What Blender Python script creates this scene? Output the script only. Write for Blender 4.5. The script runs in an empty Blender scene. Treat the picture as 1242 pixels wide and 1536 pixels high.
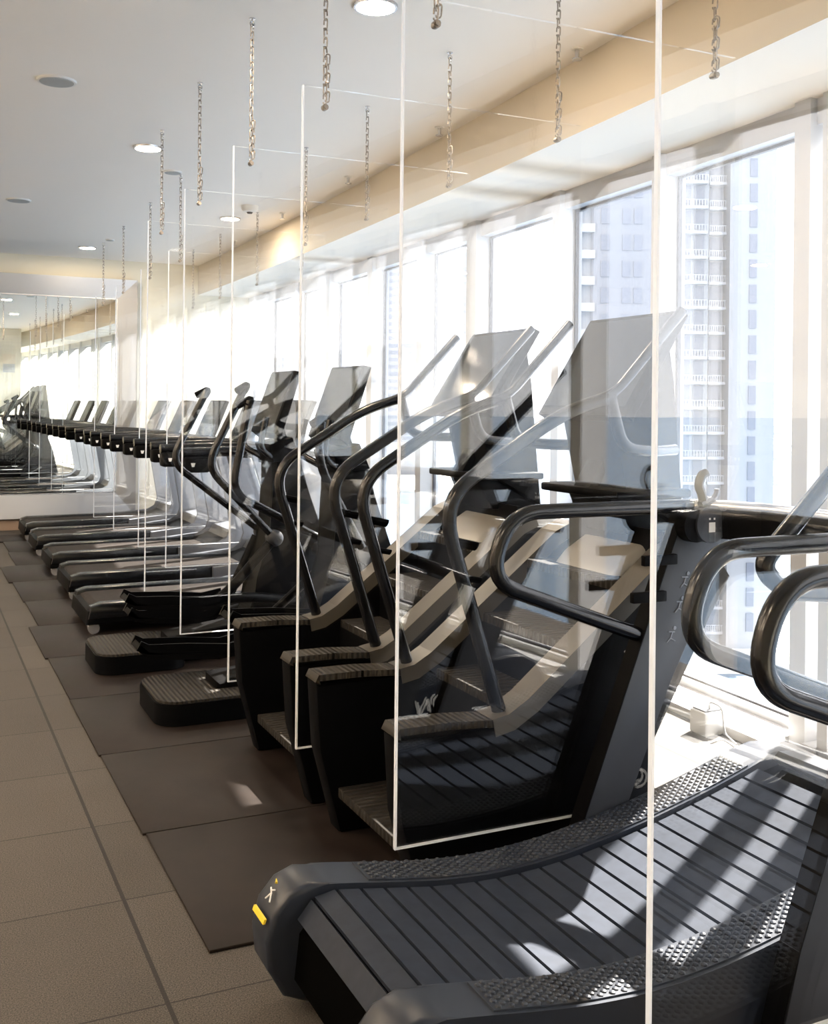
import bpy, bmesh, math, random
from mathutils import Vector, Matrix
random.seed(7)
C = bpy.context.scene.collection
PI = math.pi

# ------------------------------------------------------------------ materials
def newmat(name):
    m = bpy.data.materials.new(name); m.use_nodes = True
    nt = m.node_tree; nt.nodes.clear()
    out = nt.nodes.new('ShaderNodeOutputMaterial')
    return m, nt, out

def N(nt, kind, **kw):
    n = nt.nodes.new(kind)
    for k, v in kw.items():
        if k in n.inputs: n.inputs[k].default_value = v
        else: setattr(n, k, v)
    return n

def mat(name, col, rough=.5, metal=0., spec=.5, noise=0., nscale=60., bump=0., bscale=200., coat=0., emit=None, estr=0.):
    m, nt, out = newmat(name)
    b = N(nt, 'ShaderNodeBsdfPrincipled')
    b.inputs['Base Color'].default_value = (*col, 1)
    b.inputs['Roughness'].default_value = rough
    b.inputs['Metallic'].default_value = metal
    b.inputs['Specular IOR Level'].default_value = spec
    b.inputs['Coat Weight'].default_value = coat
    nt.links.new(b.outputs[0], out.inputs[0])
    if emit:
        b.inputs['Emission Color'].default_value = (*emit, 1)
        b.inputs['Emission Strength'].default_value = estr
    if noise or bump:
        tc = N(nt, 'ShaderNodeTexCoord')
    if noise:
        nz = N(nt, 'ShaderNodeTexNoise'); nz.inputs['Scale'].default_value = nscale; nz.inputs['Detail'].default_value = 4
        nt.links.new(tc.outputs['Object'], nz.inputs['Vector'])
        r = N(nt, 'ShaderNodeValToRGB')
        r.color_ramp.elements[0].position = .3; r.color_ramp.elements[1].position = .7
        r.color_ramp.elements[0].color = (*[c*(1-noise) for c in col], 1)
        r.color_ramp.elements[1].color = (*[min(1, c*(1+noise)) for c in col], 1)
        nt.links.new(nz.outputs['Fac'], r.inputs[0]); nt.links.new(r.outputs[0], b.inputs['Base Color'])
    if bump:
        nb = N(nt, 'ShaderNodeTexNoise'); nb.inputs['Scale'].default_value = bscale
        nt.links.new(tc.outputs['Object'], nb.inputs['Vector'])
        bp = N(nt, 'ShaderNodeBump'); bp.inputs['Strength'].default_value = bump; bp.inputs['Distance'].default_value = .002
        nt.links.new(nb.outputs['Fac'], bp.inputs['Height']); nt.links.new(bp.outputs[0], b.inputs['Normal'])
    return m

def glass_mat(name, tint, f0=.04, gain=.96):
    """clear sheet: what is not mirrored (by the angle of incidence) goes straight through"""
    m, nt, out = newmat(name)
    g = N(nt, 'ShaderNodeNewGeometry')
    d = N(nt, 'ShaderNodeVectorMath', operation='DOT_PRODUCT')
    nt.links.new(g.outputs['Incoming'], d.inputs[0]); nt.links.new(g.outputs['Normal'], d.inputs[1])
    a = N(nt, 'ShaderNodeMath', operation='ABSOLUTE'); nt.links.new(d.outputs['Value'], a.inputs[0])
    s = N(nt, 'ShaderNodeMath', operation='SUBTRACT'); s.inputs[0].default_value = 1; nt.links.new(a.outputs[0], s.inputs[1])
    p = N(nt, 'ShaderNodeMath', operation='POWER'); p.inputs[1].default_value = 5; nt.links.new(s.outputs[0], p.inputs[0])
    ma = N(nt, 'ShaderNodeMath', operation='MULTIPLY_ADD'); ma.inputs[1].default_value = gain; ma.inputs[2].default_value = f0
    nt.links.new(p.outputs[0], ma.inputs[0])
    t = N(nt, 'ShaderNodeBsdfTransparent'); t.inputs[0].default_value = (*tint, 1)
    gl = N(nt, 'ShaderNodeBsdfGlossy'); gl.inputs['Roughness'].default_value = 0.0
    gl.inputs[0].default_value = (1, 1, 1, 1)
    mx = N(nt, 'ShaderNodeMixShader')
    nt.links.new(ma.outputs[0], mx.inputs[0]); nt.links.new(t.outputs[0], mx.inputs[1]); nt.links.new(gl.outputs[0], mx.inputs[2])
    nt.links.new(mx.outputs[0], out.inputs[0])
    return m

def floor_mat():
    m, nt, out = newmat('rubber_tile')
    tc = N(nt, 'ShaderNodeTexCoord'); sp = N(nt, 'ShaderNodeSeparateXYZ'); nt.links.new(tc.outputs['Object'], sp.inputs[0])
    def M(op, a, b=None):
        n = N(nt, 'ShaderNodeMath', operation=op)
        for i, v in enumerate((a, b)):
            if v is None: continue
            if isinstance(v, (int, float)): n.inputs[i].default_value = v
            else: nt.links.new(v, n.inputs[i])
        return n.outputs[0]
    T = .61
    def line(o, off, w):
        f = M('FRACT', M('DIVIDE', M('SUBTRACT', o, off), T))
        dd = M('MINIMUM', f, M('SUBTRACT', 1., f))
        return M('LESS_THAN', dd, w/T)
    lx = line(sp.outputs[0], .597-6.1, .006); ly = line(sp.outputs[1], 2.66-6.1, .0028)
    seam = M('MAXIMUM', lx, ly)
    # tile to tile tone
    ix = M('FLOOR', M('DIVIDE', M('SUBTRACT', sp.outputs[0], .597-6.1), T)); iy = M('FLOOR', M('DIVIDE', M('SUBTRACT', sp.outputs[1], 2.66-6.1), T))
    cb = N(nt, 'ShaderNodeCombineXYZ'); nt.links.new(ix, cb.inputs[0]); nt.links.new(iy, cb.inputs[1])
    wn = N(nt, 'ShaderNodeTexWhiteNoise'); nt.links.new(cb.outputs[0], wn.inputs['Vector'])
    nz = N(nt, 'ShaderNodeTexNoise'); nz.inputs['Scale'].default_value = 260; nz.inputs['Detail'].default_value = 3
    nt.links.new(tc.outputs['Object'], nz.inputs['Vector'])
    n2 = N(nt, 'ShaderNodeTexNoise'); n2.inputs['Scale'].default_value = 3; nt.links.new(tc.outputs['Object'], n2.inputs['Vector'])
    r = N(nt, 'ShaderNodeValToRGB')
    e = r.color_ramp.elements
    e[0].position = .33; e[0].color = (.015, .0132, .0115, 1); e[1].position = .70; e[1].color = (.096, .083, .071, 1)
    nt.links.new(nz.outputs['Fac'], r.inputs[0])
    tone = M('ADD', .82, M('ADD', M('MULTIPLY', wn.outputs['Value'], .2), M('MULTIPLY', n2.outputs['Fac'], .22)))
    mul = N(nt, 'ShaderNodeVectorMath', operation='SCALE'); nt.links.new(r.outputs[0], mul.inputs[0]); nt.links.new(tone, mul.inputs['Scale'])
    mx = N(nt, 'ShaderNodeMixRGB'); nt.links.new(seam, mx.inputs[0]); nt.links.new(mul.outputs[0], mx.inputs[1]); mx.inputs[2].default_value = (.012, .01, .009, 1)
    b = N(nt, 'ShaderNodeBsdfPrincipled'); b.inputs['Roughness'].default_value = .72; b.inputs['Specular IOR Level'].default_value = .35
    nt.links.new(mx.outputs[0], b.inputs['Base Color'])
    bp = N(nt, 'ShaderNodeBump'); bp.inputs['Strength'].default_value = .5; bp.inputs['Distance'].default_value = .003
    nt.links.new(M('SUBTRACT', nz.outputs['Fac'], M('MULTIPLY', seam, 2.)), bp.inputs['Height']); nt.links.new(bp.outputs[0], b.inputs['Normal'])
    nt.links.new(b.outputs[0], out.inputs[0])
    return m

def sea_mat():
    m, nt, out = newmat('sea_water')
    tc = N(nt, 'ShaderNodeTexCoord')
    nz = N(nt, 'ShaderNodeTexNoise'); nz.inputs['Scale'].default_value = .03; nz.inputs['Detail'].default_value = 6
    nt.links.new(tc.outputs['Object'], nz.inputs['Vector'])
    r = N(nt, 'ShaderNodeValToRGB'); e = r.color_ramp.elements
    e[0].position = .35; e[0].color = (.055, .10, .165, 1); e[1].position = .7; e[1].color = (.085, .14, .205, 1)
    nt.links.new(nz.outputs['Fac'], r.inputs[0])
    nb = N(nt, 'ShaderNodeTexNoise'); nb.inputs['Scale'].default_value = .8; nb.inputs['Detail'].default_value = 5
    nt.links.new(tc.outputs['Object'], nb.inputs['Vector'])
    bp = N(nt, 'ShaderNodeBump'); bp.inputs['Strength'].default_value = .4; bp.inputs['Distance'].default_value = .3
    nt.links.new(nb.outputs['Fac'], bp.inputs['Height'])
    b = N(nt, 'ShaderNodeBsdfPrincipled'); b.inputs['Roughness'].default_value = .3
    nt.links.new(r.outputs[0], b.inputs['Base Color']); nt.links.new(bp.outputs[0], b.inputs['Normal'])
    nt.links.new(b.outputs[0], out.inputs[0])
    return m

def ribbed_mat(name, col, rough, pitch, axis=0):
    m, nt, out = newmat(name)
    tc = N(nt, 'ShaderNodeTexCoord'); sp = N(nt, 'ShaderNodeSeparateXYZ'); nt.links.new(tc.outputs['Object'], sp.inputs[0])
    d = N(nt, 'ShaderNodeMath', operation='MULTIPLY'); d.inputs[1].default_value = 2*PI/pitch; nt.links.new(sp.outputs[axis], d.inputs[0])
    s = N(nt, 'ShaderNodeMath', operation='SINE'); nt.links.new(d.outputs[0], s.inputs[0])
    b = N(nt, 'ShaderNodeBsdfPrincipled'); b.inputs['Base Color'].default_value = (*col, 1); b.inputs['Roughness'].default_value = rough; b.inputs['Specular IOR Level'].default_value = .15
    bp = N(nt, 'ShaderNodeBump'); bp.inputs['Strength'].default_value = .7; bp.inputs['Distance'].default_value = .004
    nt.links.new(s.outputs[0], bp.inputs['Height']); nt.links.new(bp.outputs[0], b.inputs['Normal'])
    nt.links.new(b.outputs[0], out.inputs[0])
    return m

def translucent_mat(name, col):
    m, nt, out = newmat(name)
    d = N(nt, 'ShaderNodeBsdfDiffuse'); d.inputs[0].default_value = (*col, 1)
    t = N(nt, 'ShaderNodeBsdfTranslucent'); t.inputs[0].default_value = (*col, 1)
    mx = N(nt, 'ShaderNodeMixShader'); mx.inputs[0].default_value = .6
    nt.links.new(d.outputs[0], mx.inputs[1]); nt.links.new(t.outputs[0], mx.inputs[2]); nt.links.new(mx.outputs[0], out.inputs[0])
    return m

M_ = dict(
    floor=floor_mat(),
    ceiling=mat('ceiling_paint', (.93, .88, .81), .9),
    soffit=mat('soffit_paint', (.66, .585, .47), .85), underside=mat('soffit_underside_pale', (.92, .86, .78), .8),
    wall=mat('wall_paint', (.80, .76, .63), .9),
    wallside=mat('side_wall_paint', (.86, .80, .72), .9),
    mullion=mat('window_frame_white', (.50, .505, .52), .45),
    gasket=mat('window_gasket', (.03, .03, .04), .5),
    winglass=glass_mat('window_glass', (.985, .985, .985)),
    glass=glass_mat('partition_glass', (.992, .994, .994), .045),
    edge=translucent_mat('glass_edge', (.95, .97, 1.)),
    mirror=mat('mirror_silver', (.9, .93, .9), .0, 1.),
    steel=mat('brushed_steel', (.46, .47, .49), .34, 1., bump=.1, bscale=120),
    chain=mat('galvanised_chain', (.34, .30, .26), .42, 1., noise=.2, nscale=90),
    matrub=mat('rubber_mat', (.0125, .0085, .007), .5, 0, .15, noise=.25, nscale=9, bump=.25, bscale=500),
    base=mat('skirting_wood', (.42, .30, .22), .5),
    black=mat('black_plastic', (.002, .002, .0024), .55, 0, .05),
    satin=mat('satin_black_paint', (.002, .0022, .0028), .45, 0, .06),
    tube=mat('satin_tube', (.004, .0045, .006), .22, .0, .4),
    grey=mat('grey_plastic', (.028, .031, .038), .45, 0, .3),
    deck=mat('slate_slat', (.0205, .0255, .037), .55, 0, .1, noise=.12, nscale=30),
    pad=mat('studded_rubber', (.019, .0235, .034), .42, 0, .3),
    rail=mat('mill_rail', (.016, .020, .030), .36, 0, .35),
    slatgap=mat('belt_gap', (.002, .002, .002), .9, 0, 0.),
    beige=mat('champagne_panel', (.08, .070, .057), .42, .0, .4),
    white=mat('white_shell', (.30, .285, .26), .35),
    ribbed=ribbed_mat('ribbed_step', (.030, .0265, .0225), .55, .022, 0),
    ribbedy=ribbed_mat('ribbed_tread', (.02, .0175, .015), .55, .03, 1),
    screen=mat('console_glass', (.012, .014, .017), .08, 0, .6),
    fin=mat('silver_upright', (.14, .15, .175), .32, .1),
    silver=mat('silver_trim', (.6, .6, .62), .25, .8),
    yellow=mat('yellow_marking', (.75, .55, .03), .5),
    logo=mat('white_print', (.75, .75, .75), .5),
    belt=mat('tread_belt', (.026, .0225, .021), .6, 0, .05, noise=.2, nscale=40),
    lamp=mat('downlight_diffuser', (.9, .9, .85), .5, emit=(1., .93, .80), estr=7.),
    trimwhite=mat('white_trim', (.8, .78, .74), .5),
    speaker=mat('speaker_mesh', (.42, .43, .42), .7, bump=.6, bscale=600),
    poster_a=mat('poster_paper', (.82, .70, .56), .7), poster_b=mat('poster_blue', (.42, .46, .56), .7), poster_c=mat('poster_ink', (.22, .24, .3), .7),
    tower=mat('tower_render', (.225, .23, .245), .8), tower2=mat('tower_concrete', (.16, .163, .183), .8),
    towglass=mat('tower_window', (.125, .134, .165), .4, 0, .2), balc=mat('balcony_white', (.32, .32, .34), .7),
    land=mat('quay_paving', (.6, .58, .52), .9, noise=.2, nscale=.3), sea=sea_mat(),
    leaf=mat('palm_leaf', (.10, .16, .06), .7, noise=.3, nscale=2), bark=mat('palm_bark', (.2, .15, .1), .9),
    boat=mat('boat_hull', (.12, .14, .2), .5),
    cable=mat('grey_cable', (.35, .35, .36), .6), boxm=mat('socket_box', (.6, .6, .6), .5),
)

# ------------------------------------------------------------------ mesh helpers
class MB:
    def __init__(s): s.bm = bmesh.new()
    def _add(s, fn):
        n0 = len(s.bm.verts); fn(); s.bm.verts.ensure_lookup_table()
        return s.bm.verts[n0:]
    def hexa(s, p):
        v = [s.bm.verts.new(q) for q in p]
        for f in ((3,2,1,0),(4,5,6,7),(0,1,5,4),(1,2,6,5),(2,3,7,6),(3,0,4,7)): s.bm.faces.new([v[i] for i in f])
        return s
    def box(s, x0, x1, y0, y1, z0, z1, bev=0.):
        n = len(s.bm.verts)
        s.hexa([(x0,y0,z0),(x1,y0,z0),(x1,y1,z0),(x0,y1,z0),(x0,y0,z1),(x1,y0,z1),(x1,y1,z1),(x0,y1,z1)])
        if bev:
            s.bm.verts.ensure_lookup_table()
            vs = s.bm.verts[n:]; es = list({e for v in vs for e in v.link_edges})
            bmesh.ops.bevel(s.bm, geom=es, offset=bev, segments=2, affect='EDGES', profile=.5)
        return s
    def prism(s, poly, y0, y1, bev=0., seg=2):
        """XZ outline extruded along Y"""
        n = len(s.bm.verts)
        a = [s.bm.verts.new((x, y0, z)) for x, z in poly]; b = [s.bm.verts.new((x, y1, z)) for x, z in poly]
        k = len(poly)
        s.bm.faces.new(a); s.bm.faces.new(b[::-1])
        caps = []
        for i in range(k): s.bm.faces.new((a[i], b[i], b[(i+1)%k], a[(i+1)%k]))
        if bev:
            va = set(a) | set(b)
            es = [e for e in s.bm.edges if (e.verts[0] in a and e.verts[1] in a) or (e.verts[0] in b and e.verts[1] in b)]
            bmesh.ops.bevel(s.bm, geom=es, offset=bev, segments=seg, affect='EDGES', profile=.5)
        return s
    def tube(s, pts, r, n=12, flat=1., cap=True, up=None):
        """r: radius or list of radii; flat squeezes the section along Y"""
        pts = [Vector(p) for p in pts]; k = len(pts)
        rs = r if isinstance(r, (list, tuple)) else [r]*k
        rings = []; prev = None
        for i, p in enumerate(pts):
            t = (pts[min(i+1,k-1)] - pts[max(i-1,0)]).normalized()
            if prev is None:
                u = t.orthogonal().normalized() if up is None else (Vector(up) - t*t.dot(Vector(up))).normalized()
            else: u = (prev - t*prev.dot(t)).normalized()
            prev = u; w = t.cross(u)
            rings.append([s.bm.verts.new(p + (u*math.cos(a)*flat + w*math.sin(a))*rs[i]) for a in [2*PI*j/n for j in range(n)]])
        for A, B in zip(rings, rings[1:]):
            for j in range(n): s.bm.faces.new((A[j], A[(j+1)%n], B[(j+1)%n], B[j]))
        if cap: s.bm.faces.new(rings[0][::-1]); s.bm.faces.new(rings[-1])
        return s
    def cyl(s, c, axis, r, h, n=24, r2=None):
        c = Vector(c); ax = Vector(axis).normalized()
        return s.tube([c - ax*h/2, c + ax*h/2], [r, r if r2 is None else r2], n)
    def dome(s, c, axis, r, h, n=20, k=5):
        c = Vector(c); ax = Vector(axis).normalized()
        pts = [c]; rs = [r]
        for i in range(1, k+1):
            a = PI/2*i/k; pts.append(c + ax*h*math.sin(a)); rs.append(max(.0005, r*math.cos(a)))
        return s.tube(pts, rs, n)
    def strip(s, prof, t, y0, y1):
        """XZ polyline given thickness t below it, extruded along Y"""
        low = []
        for i, (x, z) in enumerate(prof):
            a = prof[max(i-1,0)]; b = prof[min(i+1,len(prof)-1)]
            d = math.hypot(b[0]-a[0], b[1]-a[1]); low.append((x + (b[1]-a[1])/d*t, z - (b[0]-a[0])/d*t))
        for i in range(len(prof)-1):
            q = [prof[i], prof[i+1], low[i+1], low[i]]
            s.hexa([(q[3][0],y0,q[3][1]),(q[2][0],y0,q[2][1]),(q[2][0],y1,q[2][1]),(q[3][0],y1,q[3][1]),
                    (q[0][0],y0,q[0][1]),(q[1][0],y0,q[1][1]),(q[1][0],y1,q[1][1]),(q[0][0],y1,q[0][1])])
        bmesh.ops.remove_doubles(s.bm, verts=s.bm.verts, dist=1e-6)
        return s
    def build(s, name, m, parent=None, smooth=True, off=(0,0,0)):
        if off != (0,0,0): bmesh.ops.translate(s.bm, verts=s.bm.verts, vec=off)
        bmesh.ops.recalc_face_normals(s.bm, faces=s.bm.faces)
        me = bpy.data.meshes.new(name); s.bm.to_mesh(me); s.bm.free()
        if smooth:
            try: me.set_sharp_from_angle(angle=math.radians(38))
            except Exception: pass
            for p in me.polygons: p.use_smooth = True
        o = bpy.data.objects.new(name, me); C.objects.link(o)
        me.materials.append(M_[m] if isinstance(m, str) else m)
        if parent: o.parent = parent
        return o

def rounded(pts, r, seg=6):
    """polyline with its corners turned into arcs"""
    pts = [Vector(p) for p in pts]; out = [pts[0]]
    rs = r if isinstance(r, (list, tuple)) else [r]*(len(pts)-2)
    for i in range(1, len(pts)-1):
        a, b, c = pts[i-1], pts[i], pts[i+1]
        d1 = (a-b); d2 = (c-b); rr = min(rs[i-1], d1.length*.49, d2.length*.49)
        p1 = b + d1.normalized()*rr; p2 = b + d2.normalized()*rr
        for k in range(seg+1):
            t = k/seg; out.append(p1*(1-t)**2 + b*2*t*(1-t) + p2*t**2)
    out.append(pts[-1]); return out

def root(name, loc, label, cat, group=None, rz=0.):
    o = bpy.data.objects.new(name, None); C.objects.link(o)
    o.empty_display_size = .1; o.location = loc; o.rotation_euler = (0,0,rz)
    o['label'] = label; o['category'] = cat
    if group: o['group'] = group
    return o
def tag(o, label, cat, group=None):
    o['label'] = label; o['category'] = cat
    if group: o['group'] = group
    return o
def struct(o): o['kind'] = 'structure'; return o
def copy_tree(o, parent=None):
    c = o.copy(); C.objects.link(c)
    if parent: c.parent = parent
    for ch in list(o.children): copy_tree(ch, c)
    return c

def xs(y): return 3.26 - .0036*(13-y)**2          # curved line of the soffit face; the glazing runs .62 m further out

CEIL, SOF, BACK, FRONT, LEFT, DEEP = 3.25, 2.88, 13.25, -.45, -3.2, -5.
# ------------------------------------------------------------------ the room
struct(MB().box(LEFT, 4.15, DEEP, BACK+.1, -.12, 0).build('floor', 'floor', smooth=False))
struct(MB().box(LEFT-.1, LEFT, FRONT, BACK+.1, 0, CEIL).build('wall_left', 'wallside', smooth=False))
struct(MB().box(LEFT, 2.36, FRONT-.1, FRONT, 0, CEIL).build('wall_front', 'wall', smooth=False))
struct(MB().box(2.26, 2.36, DEEP, FRONT-.1, 0, CEIL).build('wall_right', 'wall', smooth=False))
struct(MB().box(2.26, 4.15, DEEP-.1, DEEP, 0, CEIL).build('wall_end', 'wall', smooth=False))
struct(MB().box(LEFT, 4.15, BACK, BACK+.1, 0, CEIL).build('wall_back', 'wall', smooth=False))
m = MB()
ys = [DEEP + i*(BACK-DEEP)/52 for i in range(53)]
for a, b in zip(ys, ys[1:]):
    ea, eb = xs(a)+.79, xs(b)+.79
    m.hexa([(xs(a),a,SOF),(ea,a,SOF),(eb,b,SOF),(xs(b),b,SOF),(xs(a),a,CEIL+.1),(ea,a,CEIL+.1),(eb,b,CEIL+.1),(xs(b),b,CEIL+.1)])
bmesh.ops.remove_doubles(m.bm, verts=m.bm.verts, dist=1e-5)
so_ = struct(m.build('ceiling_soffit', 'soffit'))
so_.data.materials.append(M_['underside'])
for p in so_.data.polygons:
    if p.normal.z < -.9: p.material_index = 1  # downward faces take a paler colour than the upright face
m = MB()
for a, b in zip(ys, ys[1:]): m.hexa([(LEFT,a,CEIL),(xs(a)+.05,a,CEIL),(xs(b)+.05,b,CEIL),(LEFT,b,CEIL),(LEFT,a,CEIL+.1),(xs(a)+.05,a,CEIL+.1),(xs(b)+.05,b,CEIL+.1),(LEFT,b,CEIL+.1)])
bmesh.ops.remove_doubles(m.bm, verts=m.bm.verts, dist=1e-5)
struct(m.build('ceiling', 'ceiling', smooth=False))
struct(MB().box(LEFT, 3.9, BACK-.018, BACK, 0, .125, .004).build('baseboard_back', 'base'))
struct(MB().box(LEFT, LEFT+.018, FRONT, BACK, 0, .12, .004).build('baseboard_left', 'base'))

# glazed wall: mullions on a curve, straight panes between
MY = [(-4.95,.05),(-3.9,.05),(-2.8,.05),(-1.7,.05),(-.6,.05),(.5,.05),(1.6,.05),(2.745,.02),(2.965,.032),(3.345,.03),(3.5,.05),(4.61,.04),(5.685,.045),(6.92,.08),(7.885,.055),(9.03,.065),(10.22,.075),(11.33,.06),(12.45,.06),(13.3,.05)]
def seg(m, a, b, o0, o1, z0, z1):
    xa, xb = xs(a), xs(b)
    return m.hexa([(xa+o0,a,z0),(xa+o1,a,z0),(xb+o1,b,z0),(xb+o0,b,z0),(xa+o0,a,z1),(xa+o1,a,z1),(xb+o1,b,z1),(xb+o0,b,z1)])
for i, (y, w) in enumerate(MY):
    if y > BACK: continue
    struct(seg(MB(), y-w, y+w, .62, .79, 0, SOF).build('trim_%d' % (i+1), 'mullion', smooth=False))
for i in range(len(MY)-1):
    a, b = MY[i][0]+MY[i][1], min(MY[i+1][0]-MY[i+1][1], BACK)
    f = MB()
    seg(f, a, b, .66, .79, 2.765, SOF); seg(f, a, b, .60, .83, 0, .05); seg(f, a, b, .70, .80, .05, .085)
    w = struct(f.build('window_%d' % (i+1), 'mullion', smooth=False))
    seg(MB(), a, b, .755, .775, .085, 2.765).build('pane', 'winglass', w, smooth=False)
    g = MB(); seg(g, b-.016, b, .735, .757, .085, 2.765); seg(g, a, b, .735, .757, 2.75, 2.765); seg(g, a, b, .735, .757, .085, .095)
    g.build('gasket', 'gasket', w, smooth=False)
# low cable trunking at the foot of the glass
m = MB()
for a, b in zip(ys, ys[1:]): seg(m, a, b, .46, .56, 0, .045)
struct(m.build('trim_30', 'boxm'))

# ------------------------------------------------------------------ mirror on the end wall
mr = root('wall_mirror', (1.0, BACK, 1.57), 'big wall mirror in a wide sloping steel frame on the end wall', 'mirror')
X0, X1, Z0, Z1 = -1.0, 2.49, .14, 3.01; fw = .245
m = MB()
def bevel_frame(m, y_out, y_in):
    o = [(X0,Z0),(X1,Z0),(X1,Z1),(X0,Z1)]; i = [(X0+fw,Z0+.29),(X1-fw,Z0+.29),(X1-fw,Z1-fw),(X0+fw,Z1-fw)]
    for k in range(4):
        a, b = o[k], o[(k+1)%4]; c, d = i[(k+1)%4], i[k]
        m.hexa([(a[0],BACK,a[1]),(b[0],BACK,b[1]),(c[0],BACK,c[1]),(d[0],BACK,d[1]),(a[0],y_out,a[1]),(b[0],y_out,b[1]),(c[0],y_in,c[1]),(d[0],y_in,d[1])])
bevel_frame(m, BACK-.10, BACK-.06)
m.build('frame', 'steel', mr, smooth=False, off=(-1.0, -BACK, -1.57))
t = MB(); x0, x1, z0, z1 = X0+fw, X1-fw, Z0+.29, Z1-fw
for (a, b, c, d) in ((x0-.02,x1+.02,z0-.02,z0),(x0-.02,x1+.02,z1,z1+.02),(x0-.02,x0,z0,z1),(x1,x1+.02,z0,z1)): t.box(a, b, BACK-.062, BACK-.04, c, d)
t.build('inner_bead', 'silver', mr, smooth=False, off=(-1.0, -BACK, -1.57))
MB().box(x0, x1, BACK-.045, BACK-.004, z0, z1).build('mirror_glass', 'mirror', mr, smooth=False, off=(-1.0, -BACK, -1.57))

# poster on the wall behind the camera (seen in the mirror)
p = tag(MB().box(-.14, .14, 0, .006, -.22, .22).build('notice_sign', 'poster_a', smooth=False), 'small two-tone paper notice on the wall behind, seen in the mirror', 'notice')
p.location = (2.09, FRONT, 2.42)
MB().box(-.135, .135, .006, .008, -.215, -.01).build('text_block', 'poster_b', p, smooth=False)
t = MB()
for k in range(5): t.box(-.11, .11-.03*(k%3), .008, .009, -.19+.035*k, -.178+.035*k)
t.build('printed_lines', 'poster_c', p, smooth=False)

# ------------------------------------------------------------------ ceiling fittings
def downlight(x, y, label, r=.098):
    t = root('ceiling_downlight', (x, y, CEIL), label, 'ceiling light', 'round downlights in the ceiling')
    m = MB(); n = 32
    m.tube([(0,0,0),(0,0,-.012)], [r, r*.97], n); m.build('trim_ring', 'silver', t)
    MB().tube([(0,0,-.010),(0,0,-.0135)], [r*.86, r*.86], n).build('diffuser', 'lamp', t)
for x, y, l in ((1.81, 4.24, 'round lit downlight cut by the top edge, nearest of all'), (1.44, 7.29, 'round lit downlight with a chain hanging just in front of it'),
                (2.68, 9.69, 'round lit downlight just below the smoke detector in the ceiling'), (1.77, 12.3, 'small far lit downlight near the end wall above the mirror')):
    downlight(x, y, l)
def grille(x, y, r, label, name='ceiling_speaker', cat='speaker'):
    t = root(name, (x, y, CEIL), label, cat, 'round speaker grilles in the ceiling')
    MB().tube([(0,0,0),(0,0,-.010)], [r, r*.96], 32).build('rim', 'trimwhite', t)
    MB().tube([(0,0,-.008),(0,0,-.012)], [r*.88, r*.85], 32).build('mesh_cover', 'speaker', t)
grille(.695, 6.01, .105, 'larger grey round speaker grille at upper left of the ceiling')
grille(.82, 9.71, .105, 'grey round speaker grille further along, beyond the lit downlight on the left')
grille(1.76, 7.97, .07, 'small dark edged round ceiling fitting beside the top of a chain')
grille(1.90, 11.6, .045, 'tiny dark round ceiling fitting near the last chains by the mirror')
sd = root('smoke_detector', (2.67, 9.02, CEIL), 'white domed smoke detector on the ceiling above a downlight', 'smoke detector')
MB().tube([(0,0,0),(0,0,-.03),(0,0,-.05),(0,0,-.055)], [.075,.073,.06,.03], 28).build('housing', 'trimwhite', sd)
MB().tube([(0,0,-.055),(0,0,-.068)], [.028,.02], 20).build('sensor', 'grey', sd)
SP = [(2.90, 4.30, 'sprinkler head nearest the camera, in the corner of ceiling and beam'), (2.96, 5.9, 'second sprinkler head from the camera along the beam'),
      (2.99, 7.5, 'third sprinkler head along the beam, above the middle of the machines'), (3.03, 9.2, 'fourth sprinkler head along the beam, level with the smoke detector'),
      (3.09, 11.0, 'farthest sprinkler head along the beam towards the end wall')]
for x, y, l in SP:
    t = root('sprinkler_head', (x, y, CEIL), l, 'sprinkler', 'sprinkler heads along the beam')
    MB().tube([(0,0,0),(0,0,-.008)], [.03,.028], 18).build('rose', 'trimwhite', t)
    MB().tube([(0,0,-.008),(0,0,-.05)], [.011,.009], 12).build('stem', 'silver', t)
    MB().tube([(0,0,-.05),(0,0,-.056)], [.024,.024], 14).build('deflector', 'silver', t)

# ------------------------------------------------------------------ hanging glass panels with their chains
PAN = [  # y, x of the free edge, x of the two chains, words
    (1.577, 1.24, 1.35, 2.36, 'in front of the nearer full curved treadmill'),
    (2.70, 1.235, 1.34, 2.355, 'between the curved treadmill and the stair climber behind it'),
    (3.636, 1.267, 1.355, 2.36, 'between the two stair climbers'),
    (4.636, 1.292, 1.375, 2.38, 'between the farther stair climber and the first elliptical'),
    (5.69, 1.32, 1.40, 2.385, 'between the two ellipticals'),
    (6.79, 1.345, 1.43, 2.40, 'between the farther elliptical and the first treadmill'),
    (8.05, 1.751, 1.84, 2.81, 'between the first and second treadmills'),
    (9.28, 1.781, 1.86, 2.82, 'between the second and third treadmills'),
    (10.65, 1.804, 1.875, 2.845, 'between the third and fourth treadmills'),
    (11.88, 1.80, 1.88, 2.865, 'between the fourth treadmill and the last one'),
]
PZ0, PZ1, TH = .262, 2.665, .011
def chain_mesh():
    """oval links, each turned a quarter round from the last; the tail is doubled back through the panel"""
    m = MB(); L = .034; n = 18
    def link(z, turn, dx=0., dy=0.):
        pts = []
        for k in range(13):
            a = 2*PI*k/12; cx, cz = math.cos(a)*.0085, math.sin(a)*.0085 + (.0115 if math.sin(a) > 0 else -.0115 if math.sin(a) < 0 else 0)
            pts.append((dx+cx*math.cos(turn), dy+cx*math.sin(turn), z+cz))
        m.tube(pts, .0028, 5, cap=False)
    for i in range(n): link(-.045-L*i, (i%2)*PI/2 + .5)
    for i in range(5): link(-.045-L*(n-1-i)+.01, ((i+1)%2)*PI/2 + .8, .011, .004)
    return m
chain0 = None
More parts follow.
